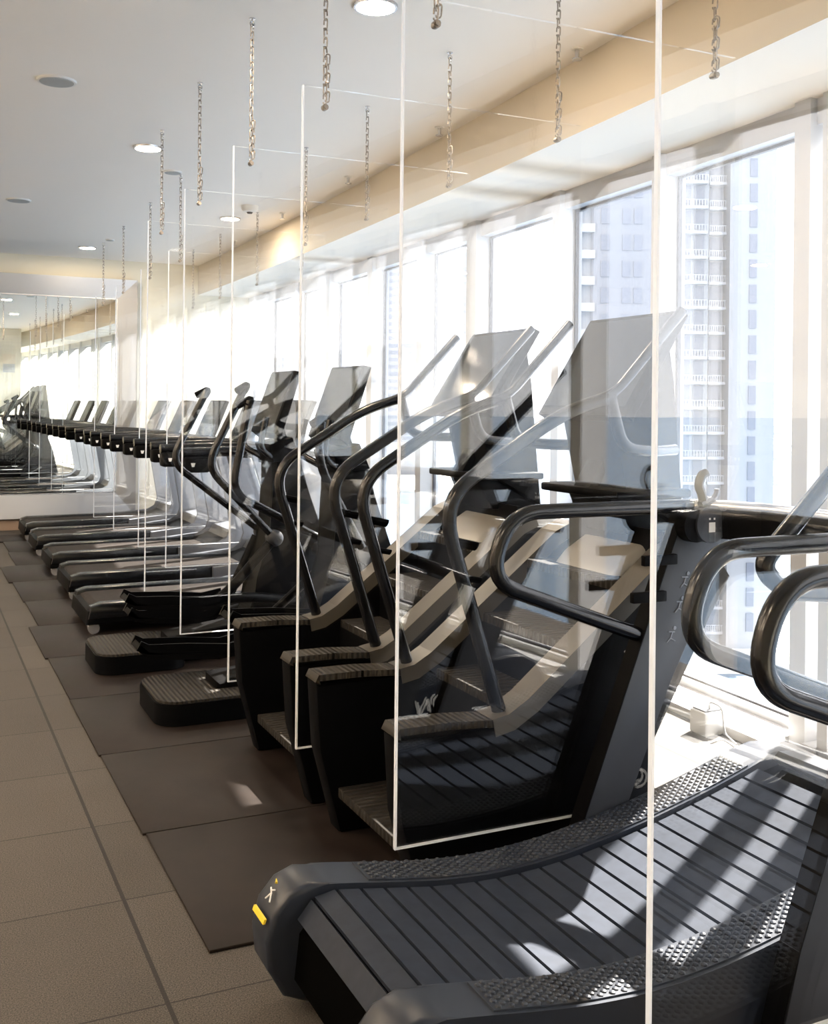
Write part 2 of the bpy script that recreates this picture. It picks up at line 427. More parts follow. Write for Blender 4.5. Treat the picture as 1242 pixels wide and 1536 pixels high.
far_words = ['first', 'second', 'third', 'fourth', 'fifth', 'sixth', 'seventh', 'eighth', 'ninth', 'tenth']
for k, (y, xe, xa, xb, wd) in enumerate(PAN):
    t = root('hanging_glass_panel', (xe+.6, y, PZ0), 'clear glass panel hanging on chains ' + wd, 'glass panel', 'clear glass panels hung between the machines')
    if k == 0:
        w = 1.205
        a = MB().box(-.6+.006, -.6+w, -TH/2, TH/2, .004, PZ1-PZ0).build('glass_sheet', 'glass', t, smooth=False)
        e1 = MB().box(-.6, -.6+.006, -TH/2, TH/2, 0, PZ1-PZ0).build('polished_edge', 'edge', t, smooth=False)
        e2 = MB().box(-.6+.006, -.6+w, -TH/2, TH/2, 0, .004).build('polished_edge', 'edge', t, smooth=False)
        proto_panel = (a, e1, e2)
    else:
        for q in proto_panel:
            c = q.copy(); C.objects.link(c); c.parent = t
    for side, xc in (('aisle side', xa), ('window side', xb)):
        lab = 'steel link chain holding the %s corner of the %s glass panel from the camera' % (side, far_words[k])
        if chain0 is None:
            r = root('ceiling_chain', (xc, y, CEIL), lab, 'chain', 'steel chains hanging from the ceiling')
            chain_mesh().build('links', 'chain', r)
            h = MB(); h.tube([(0,0,0),(0,0,-.004)], [.014,.014], 14)
            h.tube([(0,0,-.004),(0,0,-.014)], .004, 8)
            h.tube([(.010*math.sin(2*PI*j/14), 0, -.025+.012*math.cos(2*PI*j/14)) for j in range(15)], .003, 6, cap=False)
            h.build('eye_hook', 'silver', r)
            b = MB(); b.cyl((0,0,-.655), (0,1,0), .008, .034, 14); b.cyl((0,0,-.655), (0,1,0), .0115, .018, 14)
            b.build('panel_clamp', 'chain', r)
            chain0 = r
        else:
            r = copy_tree(chain0); r.location = (xc, y, CEIL); r['label'] = lab

# ------------------------------------------------------------------ rubber mats
MATS = [(.752, 2.853, 3.722, .012, 'dark rubber floor mat nearest the camera, by the curved treadmill', .036),
        (.742, 3.728, 4.628, -.008, 'dark rubber floor mat beside the farther stair climber, second from the camera', .0),
        (.735, 4.634, 5.56, 0., 'dark rubber floor mat by the rear step of the nearer elliptical', .0),
        (.738, 5.566, 6.508, 0., 'dark rubber floor mat by the rear step of the farther elliptical', .0),
        (.722, 6.514, 7.47, .01, 'dark rubber floor mat at the foot of the nearest treadmill', .0),
        (.785, 7.476, 8.425, -.004, 'dark rubber floor mat between the first two treadmills', .0),
        (.775, 8.431, 9.36, 0., 'dark rubber floor mat behind the second treadmill', .0),
        (.745, 9.366, 10.3, 0., 'dark rubber floor mat behind the third treadmill', .0),
        (.885, 10.306, 11.24, 0., 'dark rubber floor mat behind the fourth treadmill', .0),
        (.9, 11.246, 12.1, 0., 'dark rubber floor mat between the fourth and last treadmills', .0),
        (.62, 12.106, 12.75, 0., 'dark rubber floor mat closest to the mirror', .0)]
for x, a, b, rz, l, sk in MATS:
    w = min(2.0, xs((a+b)/2)-.25-x)
    o = MB().box(0, w, 0, b-a, 0, .010, .003).build('rubber_mat', 'matrub')
    o.location = (x, a, 0); tag(o, l, 'floor mat', 'rubber mats under the machines')

# ------------------------------------------------------------------ curved treadmill (drawn in the coordinates of the nearer one: x along it, y from its middle)
BP = [(.862,.235),(.885,.272),(.93,.298),(1.0,.288),(1.08,.275),(1.16,.262),(1.24,.25),(1.32,.242),(1.4,.237),(1.48,.237),(1.56,.241),(1.65,.249),(1.74,.262),(1.84,.279),(1.93,.297),(2.02,.318),(2.12,.342),(2.2,.364),(2.28,.387),(2.35,.409)]
def bz(x):
    for a, b in zip(BP, BP[1:]):
        if a[0] <= x <= b[0]: return a[1] + (b[1]-a[1])*(x-a[0])/(b[0]-a[0])
    return BP[-1][1]
def curved_treadmill(loc, label, extra):
    t = root('curved_treadmill', loc, label, 'treadmill', 'curved slat-belt treadmills')
    O = (-1.6, 0, 0)
    top = [(x, bz(x)+.012) for x in [.95+.05*i for i in range(29)]]
    hood = [(2.42,.44),(2.50,.435),(2.57,.40),(2.615,.33),(2.62,.2),(2.58,.08),(2.50,.025)]
    rear = [(.9,.02),(.835,.05),(.795,.12),(.788,.19),(.805,.255),(.845,.30),(.895,.318)]
    prof = rear + top + hood
    for s, nm in ((1, 'far'), (-1, 'near')):
        y0, y1 = sorted((s*.253, s*.386))
        r = MB().prism(prof, y0, y1, .014, 3).build('side_rail', 'rail', t, off=O)
        pd = MB(); xsq = [1.06+.05*i for i in range(26)]
        pd.strip([(x, bz(x)+.0165) for x in xsq], .006, s*.319-.056, s*.319+.056)
        x = 1.075; row = 0
        while x < 2.30:
            for j in range(5):
                yy = s*.319 - .046 + .021*j + (.0105 if row % 2 else 0.)
                if yy > s*.319+.05: continue
                a = math.atan2(bz(x+.02)-bz(x-.02), .04)
                pd.tube([(x, yy, bz(x)+.0155), (x-math.sin(a)*.004, yy, bz(x)+.0195), (x-math.sin(a)*.006, yy, bz(x)+.0215)], [.0085,.007,.003], 6)
            x += .0155; row += 1
        pd.build('grip_pad', 'pad', r, off=O)
        yo = s*.3865
        st = MB(); st.prism([(1.30,.055),(1.32,.048),(1.86,.10),(1.86,.118)], min(yo, yo+s*.002), max(yo, yo+s*.002)); st.build('side_stripe', 'yellow', r, off=O)
        if s > 0:
            q = MB()   # rear stripe and a small leaping mark with a pennant
            q.prism([(.783,.232),(.787,.243),(.793,.243),(.789,.232)], .268, .355)
            q.build('rear_stripe', 'yellow', r, off=O)
            lg = MB()
            def on(u, v):   # u along y, v up the rear slope
                return (.818+.55*v, .315+u, .281+.80*v+.004)
            lg.tube([on(-.02,-.018), on(-.004,0), on(.012,.008)], .0022, 5); lg.tube([on(-.004,0), on(.008,-.02)], .0022, 5); lg.tube([on(-.012,.012), on(.004,.004)], .002, 5)
            lg.build('leaping_mark', 'logo', r, off=O)
            fl = MB(); fl.tube([on(.0,.026), on(.012,.032)], [.004,.001], 5); fl.build('pennant_mark', 'yellow', r, off=O)
    b = MB().prism([(.90,.04),(.86,.09),(.872,.2),(.93,.27),(1.1,.25),(1.4,.215),(1.7,.235),(2.1,.315),(2.33,.385),(2.44,.405),(2.52,.38),(2.57,.3),(2.56,.06),(2.4,.03)], -.254, .254)
    b.build('body', 'slatgap', t, off=O)
    MB().prism([(2.395,.425),(2.42,.446),(2.50,.44),(2.57,.405),(2.615,.335),(2.56,.30),(2.43,.40)], -.252, .252, .004).build('front_hood', 'rail', t, off=O)
    for s in (-1, 1):
        MB().box(.95, 1.12, s*.30-.04, s*.30+.04, .0, .05, .006).build('foot', 'black', t, off=O)
        MB().box(2.3, 2.5, s*.30-.04, s*.30+.04, .0, .05, .006).build('foot', 'black', t, off=O)
    # slats
    sl = MB(); acc = 0.; pts = [Vector((x, 0, z)) for x, z in BP]
    def along(d):
        for p, q in zip(pts, pts[1:]):
            L = (q-p).length
            if d <= L: return p + (q-p)*(d/L)
            d -= L
        return pts[-1]
    total = sum((q-p).length for p, q in zip(pts, pts[1:])); pitch = .0665; d = 0.
    while d + pitch < total + .02:
        a, c = along(d+.004), along(d+pitch-.0065)
        u = (c-a).normalized(); n = Vector((-u.z, 0, u.x))
        q = [a, c, c-n*.012, a-n*.012]
        k = len(sl.bm.verts)
        sl.hexa([(q[3].x,-.247,q[3].z),(q[2].x,-.247,q[2].z),(q[2].x,.247,q[2].z),(q[3].x,.247,q[3].z),(q[0].x,-.247,q[0].z),(q[1].x,-.247,q[1].z),(q[1].x,.247,q[1].z),(q[0].x,.247,q[0].z)])
        d += pitch
    sl.build('slat_belt', 'deck', t, smooth=False, off=O)
    # uprights, loops, front bar
    for s in (-1, 1):
        y0, y1 = sorted((s*.388, s*.448))
        up = MB().prism([(1.735,.06),(1.805,.285),(2.10,1.02),(2.175,1.205),(2.30,1.205),(2.345,1.10),(2.315,1.01),(2.115,.66),(1.955,.30),(1.88,.06)], y0, y1, .006).build('upright', 'grey', t, off=O)
        ed = MB()
        for a, c in (((1.735,.06),(1.805,.285)), ((1.805,.285),(2.10,1.02)), ((2.10,1.02),(2.17,1.19))):
            dx, dz = c[0]-a[0], c[1]-a[1]; L = math.hypot(dx, dz); nx, nz = -dz/L*.004, dx/L*.004
            ed.prism([a, c, (c[0]+nx, c[1]+nz), (a[0]+nx, a[1]+nz)], y0, y1)
        ed.build('rear_edge', 'black', up, off=O)
        yc = s*.418
        MB().tube(rounded([(2.25,yc,1.192),(1.555,yc,1.192),(1.487,yc,1.0),(2.075,yc,.782)], [.17,.15], 9), .0225, 16).build('hand_loop', 'tube', t, off=O)
        kn = MB(); kn.cyl((2.225,s*.36,1.142), (0,1,0), .058, .05, 30); k1 = kn.build('pivot_cap', 'grey', t, off=O)
        f = MB(); ys_ = s*.3342
        f.box(2.212, 2.236, min(ys_, ys_-s*.001), max(ys_, ys_-s*.001), 1.118, 1.148); f.box(2.212, 2.218, min(ys_, ys_-s*.001), max(ys_, ys_-s*.001), 1.156, 1.162); f.box(2.230, 2.236, min(ys_, ys_-s*.001), max(ys_, ys_-s*.001), 1.156, 1.162)
        f.build('cap_symbol', 'logo', k1, off=O)
        MB().cyl((2.175,s*.366,1.137), (0,1,0), .05, .045, 24).build('pivot_collar', 'black', t, off=O)
    hk = MB()
    hk.tube(rounded([(2.215,.36,1.19),(2.205,.36,1.235),(2.19,.36,1.26),(2.205,.36,1.295),(2.225,.36,1.30)], .02, 3), [.016]*18 if False else .014, 8, .6)
    hk.tube([(2.235+.03*math.cos(a), .36, 1.245+.03*math.sin(a)) for a in [-PI+.25*i for i in range(14)]], .009, 8)
    hk.tube([(2.20,.36,1.20),(2.235,.36,1.215)], .013, 8)
    hk.build('bottle_clip', 'fin', t, off=O)
    cb = MB(); path = [(2.22,.40),(2.27,.33),(2.315,.22),(2.335,.0),(2.315,-.22),(2.27,-.33),(2.22,-.40)]
    for p, q in zip(path, path[1:]):
        cb.hexa([(p[0],p[1],1.095),(p[0]+.035,p[1],1.095),(q[0]+.035,q[1],1.095),(q[0],q[1],1.095),(p[0]-.005,p[1],1.192),(p[0]+.03,p[1],1.192),(q[0]+.03,q[1],1.192),(q[0]-.005,q[1],1.192)])
    bmesh.ops.remove_doubles(cb.bm, verts=cb.bm.verts, dist=1e-6)
    cbo = cb.build('front_crossbar', 'satin', t, off=O)
    MB().tube([(p[0]+.013, p[1], 1.195) for p in [(2.20,.40)]+path[1:-1]+[(2.20,-.40)]], .019, 12).build('top_rail', 'silver', cbo, off=O)
    MB().box(2.318, 2.333, -.10, .10, 1.115, 1.172, .003).build('display', 'screen', cbo, off=O)
    for z, x in ((1.035, 2.06), (.925, 2.02)):
        MB().box(x-.06, x+.065,   .372, .392, z-.016, z+.016, .003).build('hook_peg', 'black', t, off=O)
    # little pictograms on the inner face of the far upright
    pg = MB(); yq = .3865
    for cx, cz in ((2.165,.965), (2.145,.89), (2.115,.80)):
        pg.cyl((cx+.012,yq,cz+.022), (0,1,0), .006, .002, 10)
        for a, c in (((-.012,.012),(.012,.010)), ((.004,.012),(-.004,-.008)), ((-.004,-.008),(.014,-.018)), ((-.004,-.008),(-.018,-.02))):
            pg.tube([(cx+a[0],yq,cz+a[1]),(cx+c[0],yq,cz+c[1])], .0022, 4)
    pg.build('pictograms', 'fin', t, off=O)
    # lettering on the outside of the far rail
    fc = bpy.data.curves.new('lettering', 'FONT'); fc.body = 'GON'; fc.size = .09; fc.extrude = .0005
    fo = bpy.data.objects.new('lettering_outline', fc); C.objects.link(fo)
    me = bpy.data.meshes.new_from_object(fo); bpy.data.objects.remove(fo); me.materials.clear(); me.materials.append(M_['logo'])
    fo = bpy.data.objects.new('lettering', me); C.objects.link(fo); fo.parent = t
    fo.location = (2.20-1.6, .388, .268); fo.rotation_euler = (PI/2, .22, PI)
    if extra:   # the push grip beside the near upright
        MB().tube(rounded([(2.33,-.35,1.02),(1.84,-.35,1.075),(1.765,-.35,1.135),(2.33,-.35,1.645)], [.06,.07], 8), .0225, 16).build('push_grip', 'tube', t, off=O)
    return t
curved_treadmill((1.6, 2.205, .012), 'curved slat-belt treadmill in full view, front half of its belt in sunlight', True)
curved_treadmill((1.51, 1.065, 0), 'curved treadmill cut by the right edge, only its black hand loop and rail corner showing', False)

# ------------------------------------------------------------------ stair climber
def stair_climber(loc, label):
    t = root('stair_climber', loc, label, 'stair climber', 'stair climbers'); O = (-1.8, 0, 0)
    side = [(1.37,.0),(1.29,.30),(1.275,.53),(1.60,.515),(1.67,.535),(2.26,1.005),(2.47,1.0),(2.52,.93),(2.19,.42),(2.17,.0)]
    for s in (-1, 1):
        y0, y1 = sorted((s*.285, s*.385))
        sp = MB().prism(side, y0, y1, .012).build('side_panel', 'satin', t, off=O)
        MB().strip([(1.272,.535),(1.285,.560),(1.45,.560),(1.60,.550)], .022, s*.335-.052, s*.335+.052).build('rear_step_pad', 'ribbed', sp, off=O)
        MB().strip([(1.595,.552),(1.65,.562),(1.72,.602),(2.25,1.02),(2.33,1.055)], .055, s*.335-.054, s*.335+.054).build('incline_trim', 'beige', sp, off=O)
        if s < 0:
            lg = MB(); yy = s*.386; cx, cz = 2.13, .73
            for a, c in (((-.05,-.02),(0,.015)), ((0,.015),(.05,.06)), ((0,.015),(.03,-.025)), ((-.03,.05),(.01,.035)), ((.01,.035),(.04,.03)), ((-.06,-.055),(.06,-.055))):
                lg.tube([(cx+a[0],yy,cz+a[1]),(cx+c[0],yy,cz+c[1])], .005, 5)
            lg.build('leaping_mark', 'logo', sp, off=O)
        ys_ = s*.335
        hr = MB().tube(rounded([(1.65,ys_,.545),(1.437,ys_,1.215),(1.86,ys_,1.475),(2.06,ys_,1.535)], [.13,.2], 8), .0225, 14).build('handrail', 'tube', t, off=O)
        MB().tube(rounded([(1.98,ys_,1.512),(2.07,ys_,1.545),(2.34,ys_,1.825)], .09, 6), [.0215,.022,.022,.022,.021,.02,.02,.021,.022], 14, .8).build('raised_grip', 'tube', hr, off=O)
        MB().tube(rounded([(2.05,ys_,1.53),(2.10,ys_,1.365),(2.22,ys_*.95,1.352),(2.42,ys_*.6,1.352)], [.09,.06], 6), .021, 14).build('lower_grip', 'tube', hr, off=O)
        MB().tube([(1.475,ys_,1.09),(1.56,ys_,1.07)], .018, 8, .6).build('peg_reflection', 'black', hr, off=O)  # black bars stand for the treadmill pegs' reflections crossing the handrail
        MB().tube([(1.50,ys_,.98),(1.575,ys_,.965)], .013, 8, .6).build('peg_reflection', 'black', hr, off=O)
    for i in range(5):
        x = 1.36 + .19*i; z = .16 + .19*i
        MB().box(x, x+.235, -.283, .283, z-.035, z, .004).build('stair_tread', 'ribbedy', t, off=O)
        MB().box(x+.19, x+.205, -.283, .283, z, z+.158).build('stair_riser', 'black', t, off=O)
    MB().prism([(1.5,.0),(1.58,.15),(2.12,.70),(2.2,.90),(2.35,.90),(2.2,.45),(2.17,.0)], -.283, .283).build('core', 'black', t, off=O)
    hood = [(2.14,.88),(2.22,.965),(2.32,1.025),(2.43,1.048),(2.55,1.04),(2.63,1.0),(2.65,.94),(2.6,.88),(2.4,.82),(2.2,.80)]
    MB().prism(hood, -.20, .20, .04, 4).build('front_hood', 'white', t, off=O)
    MB().prism([(2.28,1.05),(2.22,1.15),(2.19,1.2),(2.46,1.2),(2.52,1.04)], -.13, .13, .012).build('mast', 'satin', t, off=O)
    MB().box(2.15, 2.47, -.24, .24, 1.185, 1.215, .008).build('accessory_tray', 'black', t, off=O)
    MB().prism([(2.17,1.215),(2.35,1.51),(2.385,1.50),(2.205,1.205)], -.05, .05, .006).build('console_arm', 'satin', t, off=O)
    MB().prism([(2.25,1.205),(2.19,1.47),(2.42,1.80),(2.45,1.60),(2.51,1.06)], -.16, .16, .01).build('console_back', 'satin', t, off=O)
    con = MB().prism([(2.155,1.47),(2.39,1.835),(2.425,1.82),(2.19,1.45)], -.275, .275, .01, 3).build('console', 'satin', t, off=O)
    MB().prism([(2.172,1.50),(2.378,1.82),(2.374,1.823),(2.168,1.503)], -.255, .255).build('screen', 'screen', con, smooth=False, off=O)
    MB().tube([(2.40,ysz,1.352) for ysz in (-.2,0,.2)], .02, 12).build('grip_bridge', 'tube', t, off=O)
    return t
stair_climber((1.8, 3.165, .012), 'black stair climber with pale hood directly behind the curved treadmill')
stair_climber((1.8, 4.12, .012), 'black stair climber next to the ellipticals, second from the camera')

# ------------------------------------------------------------------ elliptical
def elliptical(loc, label, far, near, pf, pn, px0):
    t = root('elliptical_trainer', loc, label, 'elliptical trainer', 'elliptical trainers'); O = (-1.6, 0, 0)
    # rear platform: rounded corners
    def plate(x0, x1, hw, r):
        out = []
        for cx, cy, a0 in ((x0+r, hw-r, PI/2), (x0+r, -hw+r, PI), (x1-r, -hw+r, -PI/2), (x1-r, hw-r, 0)):
            for k in range(6):
                a = a0 + PI/2*k/5; out.append((cx+r*math.cos(a), cy+r*math.sin(a)))
        return out
    def slab(m, poly, z0, z1):
        a = [m.bm.verts.new((x,y,z0)) for x,y in poly]; b = [m.bm.verts.new((x,y,z1)) for x,y in poly]; k = len(poly)
        m.bm.faces.new(a[::-1]); m.bm.faces.new(b)
        for i in range(k): m.bm.faces.new((a[i], a[(i+1)%k], b[(i+1)%k], b[i]))
        return m
    pl = plate(px0, px0+.50, .275, .11)
    rp = slab(MB(), pl, .0, .100).build('rear_platform', 'satin', t, off=O)
    slab(MB(), plate(px0+.01, px0+.49, .265, .10), .100, .112).build('ribbed_top', 'ribbed', rp, off=O)
    MB().prism([(1.35,.0),(1.35,.15),(1.8,.20),(2.35,.22),(2.5,.10),(2.5,.0)], -.11, .11, .02).build('base_beam', 'black', t, off=O)
    MB().box(2.3, 2.42, -.3, .3, 0, .07, .015).build('front_foot', 'black', t, off=O)
    MB().prism([(1.80,.19),(1.90,.45),(1.95,.72),(1.965,1.0),(1.96,1.17),(2.14,1.19),(2.20,.95),(2.33,.6),(2.42,.21)], -.125, .125, .03, 3).build('drive_housing', 'satin', t, off=O)
    MB().prism([(1.96,1.15),(1.93,1.26),(2.08,1.30),(2.14,1.17)], -.15, .15, .012).build('accessory_tray', 'black', t, off=O)
    con = MB().prism([(1.93,1.33),(2.065,1.70),(2.105,1.69),(1.98,1.29)], -.235, .235, .012, 3).build('console', 'satin', t, off=O)
    MB().prism([(1.942,1.36),(2.06,1.688),(2.056,1.69),(1.938,1.361)], -.215, .215).build('screen', 'screen', con, smooth=False, off=O)
    MB().prism([(2.02,1.26),(2.00,1.38),(2.05,1.38),(2.10,1.24)], -.05, .05, .006).build('console_neck', 'satin', t, off=O)
    for s in (-1, 1):
        MB().tube(rounded([(1.99,s*.10,1.16),(1.86,s*.19,1.24),(1.90,s*.19,1.42)], .06, 6), .019, 12).build('fixed_grip', 'tube', t, off=O)
        MB().tube([(2.0,s*.12,.72),(2.0,s*.25,.72)], .035, 14).build('pivot_axle', 'black', t, off=O)
    for s, A, P in ((1, far, pf), (-1, near, pn)):
        y = s*.28
        ar = MB().tube(rounded([(x, y, z) for x, z in A], [.11] + [.3]*(len(A)-3), 7), .022, 12).build('swing_arm', 'tube', t, off=O)
        tip = A[-1]
        MB().tube(rounded([(tip[0]-.01,y,tip[1]-.03),(tip[0]+.012,y,tip[1]+.012),(tip[0]-.06,y+.03*s,tip[1]-.028)], .02, 4), .0215, 12).build('hand_grip', 'black', ar, off=O)
        cp = MB(); cp.dome((A[0][0], y+s*.01, A[0][1]), (0,s,0), .048, .04); cp.cyl((A[0][0], y-s*.015, A[0][1]), (0,1,0), .048, .05, 20)
        cp.build('pivot_cap', 'grey', ar, off=O)
        px, pz = P
        # link from pivot to pedal, then the boat shaped pedal
        MB().tube(rounded([(A[0][0]-.03, y, A[0][1]-.03),(px+.36, y, pz+.06),(px+.26, y, pz-.02)], .12, 6), .032, 12, .7).build('pedal_link', 'satin', t, off=O)
        pe = MB().strip([(px-.24,pz+.055),(px-.20,pz+.015),(px-.1,pz),(px+.16,pz-.02),(px+.25,pz-.01),(px+.30,pz+.03)], .03, y-.085, y+.085).build('pedal', 'black', t, off=O)
        MB().strip([(px-.19,pz+.018),(px-.1,pz+.006),(px+.16,pz-.014),(px+.23,pz-.006)], .008, y-.07, y+.07).build('foot_pad', 'ribbed', pe, off=O)
        w = MB()
        for e in (-.085, .072): w.strip([(px-.24,pz+.075),(px-.2,pz+.055),(px,pz+.045),(px+.2,pz+.025),(px+.31,pz+.045)], .05, y+e, y+e+.013)
        w.build('pedal_rim', 'satin', pe, off=O)
        MB().tube(rounded([(px+.24,y,pz-.02),(px+.42,y,pz+.0),(2.12,s*.16,.32)], .1, 6), [.03]*9, 10).build('stride_arm', 'satin', t, off=O)
    return t
elliptical((1.6, 6.22, .012), 'black elliptical trainer next to the treadmills, its far arm standing clear',
           [(2.02,.69),(1.44,1.14),(1.66,1.575)], [(1.93,.715),(1.52,1.14),(1.745,1.60)], (1.44,.20), (1.32,.385), .93)
elliptical((1.6, 5.16, .012), 'black elliptical trainer next to the farther stair climber, hook-topped arm upright',
           [(2.14,.705),(1.53,1.03),(1.62,1.515)], [(2.062,.745),(1.80,1.22),(1.82,1.43)], (1.29,.23), (1.60,.46), 1.04)

# ------------------------------------------------------------------ motor treadmills
def treadmill(loc, label):
    t = root('treadmill', loc, label, 'treadmill', 'motor treadmills in a row'); O = (-1.05, 0, 0)
    base = MB().prism([(1.05,.06),(1.06,.15),(1.12,.165),(2.45,.175),(2.62,.25),(2.85,.27),(2.97,.20),(2.98,.06)], -.36, .36, .02, 3).build('deck', 'satin', t, off=O)
    MB().strip([(1.08,.13),(1.10,.168),(1.14,.178),(2.44,.188)], .01, -.25, .25).build('running_belt', 'belt', t, off=O)
    for s in (-1, 1):
        y0, y1 = sorted((s*.262, s*.372))
        MB().prism([(1.06,.10),(1.075,.178),(1.14,.198),(2.45,.208),(2.45,.10)], y0, y1, .014, 2).build('side_rail', 'tube', t, off=O)
        MB().tube([(1.10,s*.29,.035),(1.10,s*.34,.035)], .036, 16).build('wheel', 'silver', t, off=O)
        y0, y1 = sorted((s*.372, s*.412))
        fin = [(2.15,.06),(2.15,.20),(2.52,.225),(2.60,.27),(2.635,.36),(2.55,.80),(2.44,1.13),(2.64,1.13),(2.74,.85),(2.90,.36),(2.99,.2),(2.98,.06)]
        MB().prism(fin, y0, y1, .008, 2).build('side_upright', 'fin', t, off=O)
        ys_ = s*.345
        hr = MB().tube(rounded([(1.66,ys_,1.165),(2.2,ys_,1.18),(2.55,ys_,1.16)], .2, 4), .034, 14).build('handrail', 'tube', t, off=O)
        MB().box(1.665, 1.84, ys_-.06, ys_+.06, 1.035, 1.14, .018).build('grip_housing', 'black', hr, off=O)
        MB().prism([(1.705,1.10),(1.735,1.10),(1.728,1.075),(1.712,1.075)], min(ys_-.0615, ys_-.0605), ys_-.0605).build('grip_mark', 'logo', hr, smooth=False, off=O)
    MB().prism([(2.40,1.06),(2.38,1.15),(2.46,1.19),(2.66,1.16),(2.66,1.06)], -.36, .36, .02).build('console_bridge', 'satin', t, off=O)
    con = MB().prism([(2.445,1.17),(2.605,1.53),(2.64,1.52),(2.49,1.15)], -.285, .285, .012, 3).build('console', 'satin', t, off=O)
    MB().prism([(2.458,1.20),(2.60,1.518),(2.596,1.52),(2.454,1.202)], -.265, .265).build('screen', 'screen', con, smooth=False, off=O)
    MB().prism([(2.56,.17),(2.66,.32),(2.82,.34),(2.93,.26),(2.97,.1),(2.56,.1)], -.37, .37, .03, 3).build('motor_hood', 'fin', t, off=O)
    return t
TW = ['motor treadmill nearest the camera, right beside the farther elliptical', 'second motor treadmill from the ellipticals', 'middle one of the five motor treadmills in the row',
      'fourth motor treadmill from the ellipticals, next to the last', 'last motor treadmill, closest to the wall mirror']
t0 = treadmill((1.03, 7.40, .012), TW[0])
for (x, y), l in zip(((1.08, 8.68), (1.09, 9.92), (1.10, 11.20), (1.11, 12.44)), TW[1:]):
    c = copy_tree(t0); c.location = (x, y, .012); c['label'] = l

# ------------------------------------------------------------------ small things on the floor by the glass
fb = root('power_box', (3.36, 3.86, 0), 'small white power box on the floor against the window sill', 'power box')
MB().box(-.055, .055, -.055, .055, 0, .11, .008).build('box_body', 'boxm', fb)
MB().box(-.045, .045, -.045, .045, .11, .116).build('socket_plate', 'grey', fb)
MB().tube(rounded([(0,-.02,.116),(0,-.02,.15),(.02,-.08,.14),(.02,-.10,.02),(-.02,-.22,.012)], .03, 4), .005, 8).build('power_lead', 'cable', fb)
cp = tag(MB().tube(rounded([(3.28,3.55,.008),(3.12,3.35,.008),(3.05,3.18,.008),(3.15,3.0,.008),(3.05,2.8,.008),(2.85,2.62,.008)], .12, 6), .006, 8).build('power_cable', 'cable'), 'thin grey cable lying loose on the floor by the window', 'cable')

# ------------------------------------------------------------------ outside: bay, quays, towers
SEA = -30.
struct(MB().box(-1500, 9000, -3000, 9000, SEA-1, SEA).build('sea', 'sea', smooth=False))
YW = math.radians(25.42)
def W(r, d, z): return (r*math.cos(YW) + d*math.sin(YW), -r*math.sin(YW) + d*math.cos(YW), z)
def quay(name, r0, r1, d0, d1, z):
    o = MB().box(r0, r1, d0, d1, SEA-.5, z).build(name, 'land', smooth=False); o.rotation_euler = (0, 0, -YW); return struct(o)
quay('ground_quay', 30, 90, 126, 175, SEA+1.2)
quay('ground_promenade', -75, 40, 385, 560, SEA+1.)
quay('ground_point', 4, 30.5, 118, 150, SEA+1.)
quay('ground_far_shore', 40, 420, 900, 1100, SEA+2)

def tower(name, loc, label, cat='apartment tower', group='towers across the bay'):
    return root(name, loc, label, cat, group, -YW)
# close white tower: blank wall with one strip of windows, a glazed wing with balconies to its left
T1 = tower('apartment_tower', W(42, 140, SEA+1.2), 'tall white tower with balconies, nearest beyond the glass on the right')
MB().box(-2.2, 3.6, -6, 12, 0, 76).build('main_block', 'tower', T1, smooth=False)
MB().box(-8.6, -4.4, -4.2, 10, 0, 76).build('wing', 'tower', T1, smooth=False)
MB().prism([(-4.4,0),(-4.4,76),(-2.2,76),(-2.2,0)], -3.2, 10).build('corner_bay', 'tower', T1, smooth=False)
FL = 3.2
wa = MB().box(-.62, .62, 0, .3, 0, 2.3); wa = wa.build('window', 'towglass', T1, smooth=False)
first = True
def put(obj, parent, x, y, z, sx=1.):
    c = obj.copy(); C.objects.link(c); c.parent = parent; c.location = (x, y, z); c.scale = (sx, 1, 1); return c
bal = MB(); bal.box(-1.6, 1.6, -.0, 1.2, 0, .35); bal.box(-1.6, 1.6, 0, .08, 1.1, 1.2)
for k in range(9): bal.box(-1.6+.39*k, -1.6+.39*k+.12, .0, .06, .35, 1.1)
bal = bal.build('balcony', 'balc', T1, smooth=False)
for f in range(22):
    z = 2.2 + FL*f
    for x in (-7.3, -5.6): put(wa, T1, x, -4.35, z, 1.)
    put(wa, T1, -3.25, -3.35, z, 1.3)
    put(wa, T1, .75, -6.15, z, .75)
    put(bal, T1, -6.3, -5.3, z-.75, .95); put(bal, T1, -3.2, -4.5, z-.75, .72); put(bal, T1, 4.1, -5.5, z-.75, .4)
bpy.data.objects.remove(wa); bpy.data.objects.remove(bal)
# grey lavender tower
T2 = tower('apartment_tower', W(24, 132, SEA+1), 'grey gridded tower with a white balcony edge, left of the white tower')
MB().box(-2.6, 8., -4, 8, 0, 62, .6).build('main_block', 'tower2', T2, smooth=False)
MB().box(-4.6, -2.4, -3, 8, 0, 60).build('balcony_block', 'tower', T2, smooth=False)
wb = MB().box(-.5, .5, 0, .3, 0, 1.9).build('window', 'towglass', T2, smooth=False)
bb = MB(); bb.box(-1.3, 1.3, 0, 1.2, 0, 1.0); bb = bb.build('balcony', 'balc', T2, smooth=False)
for f in range(19):
    z = 1.6 + FL*f
    for x in (-1.1, 1.5, 2.9, 5.6, 7.0): put(wb, T2, x, -4.12, z, 1.)
    put(bb, T2, -3.6, -4.1, z-1.0)
bpy.data.objects.remove(wb); bpy.data.objects.remove(bb)
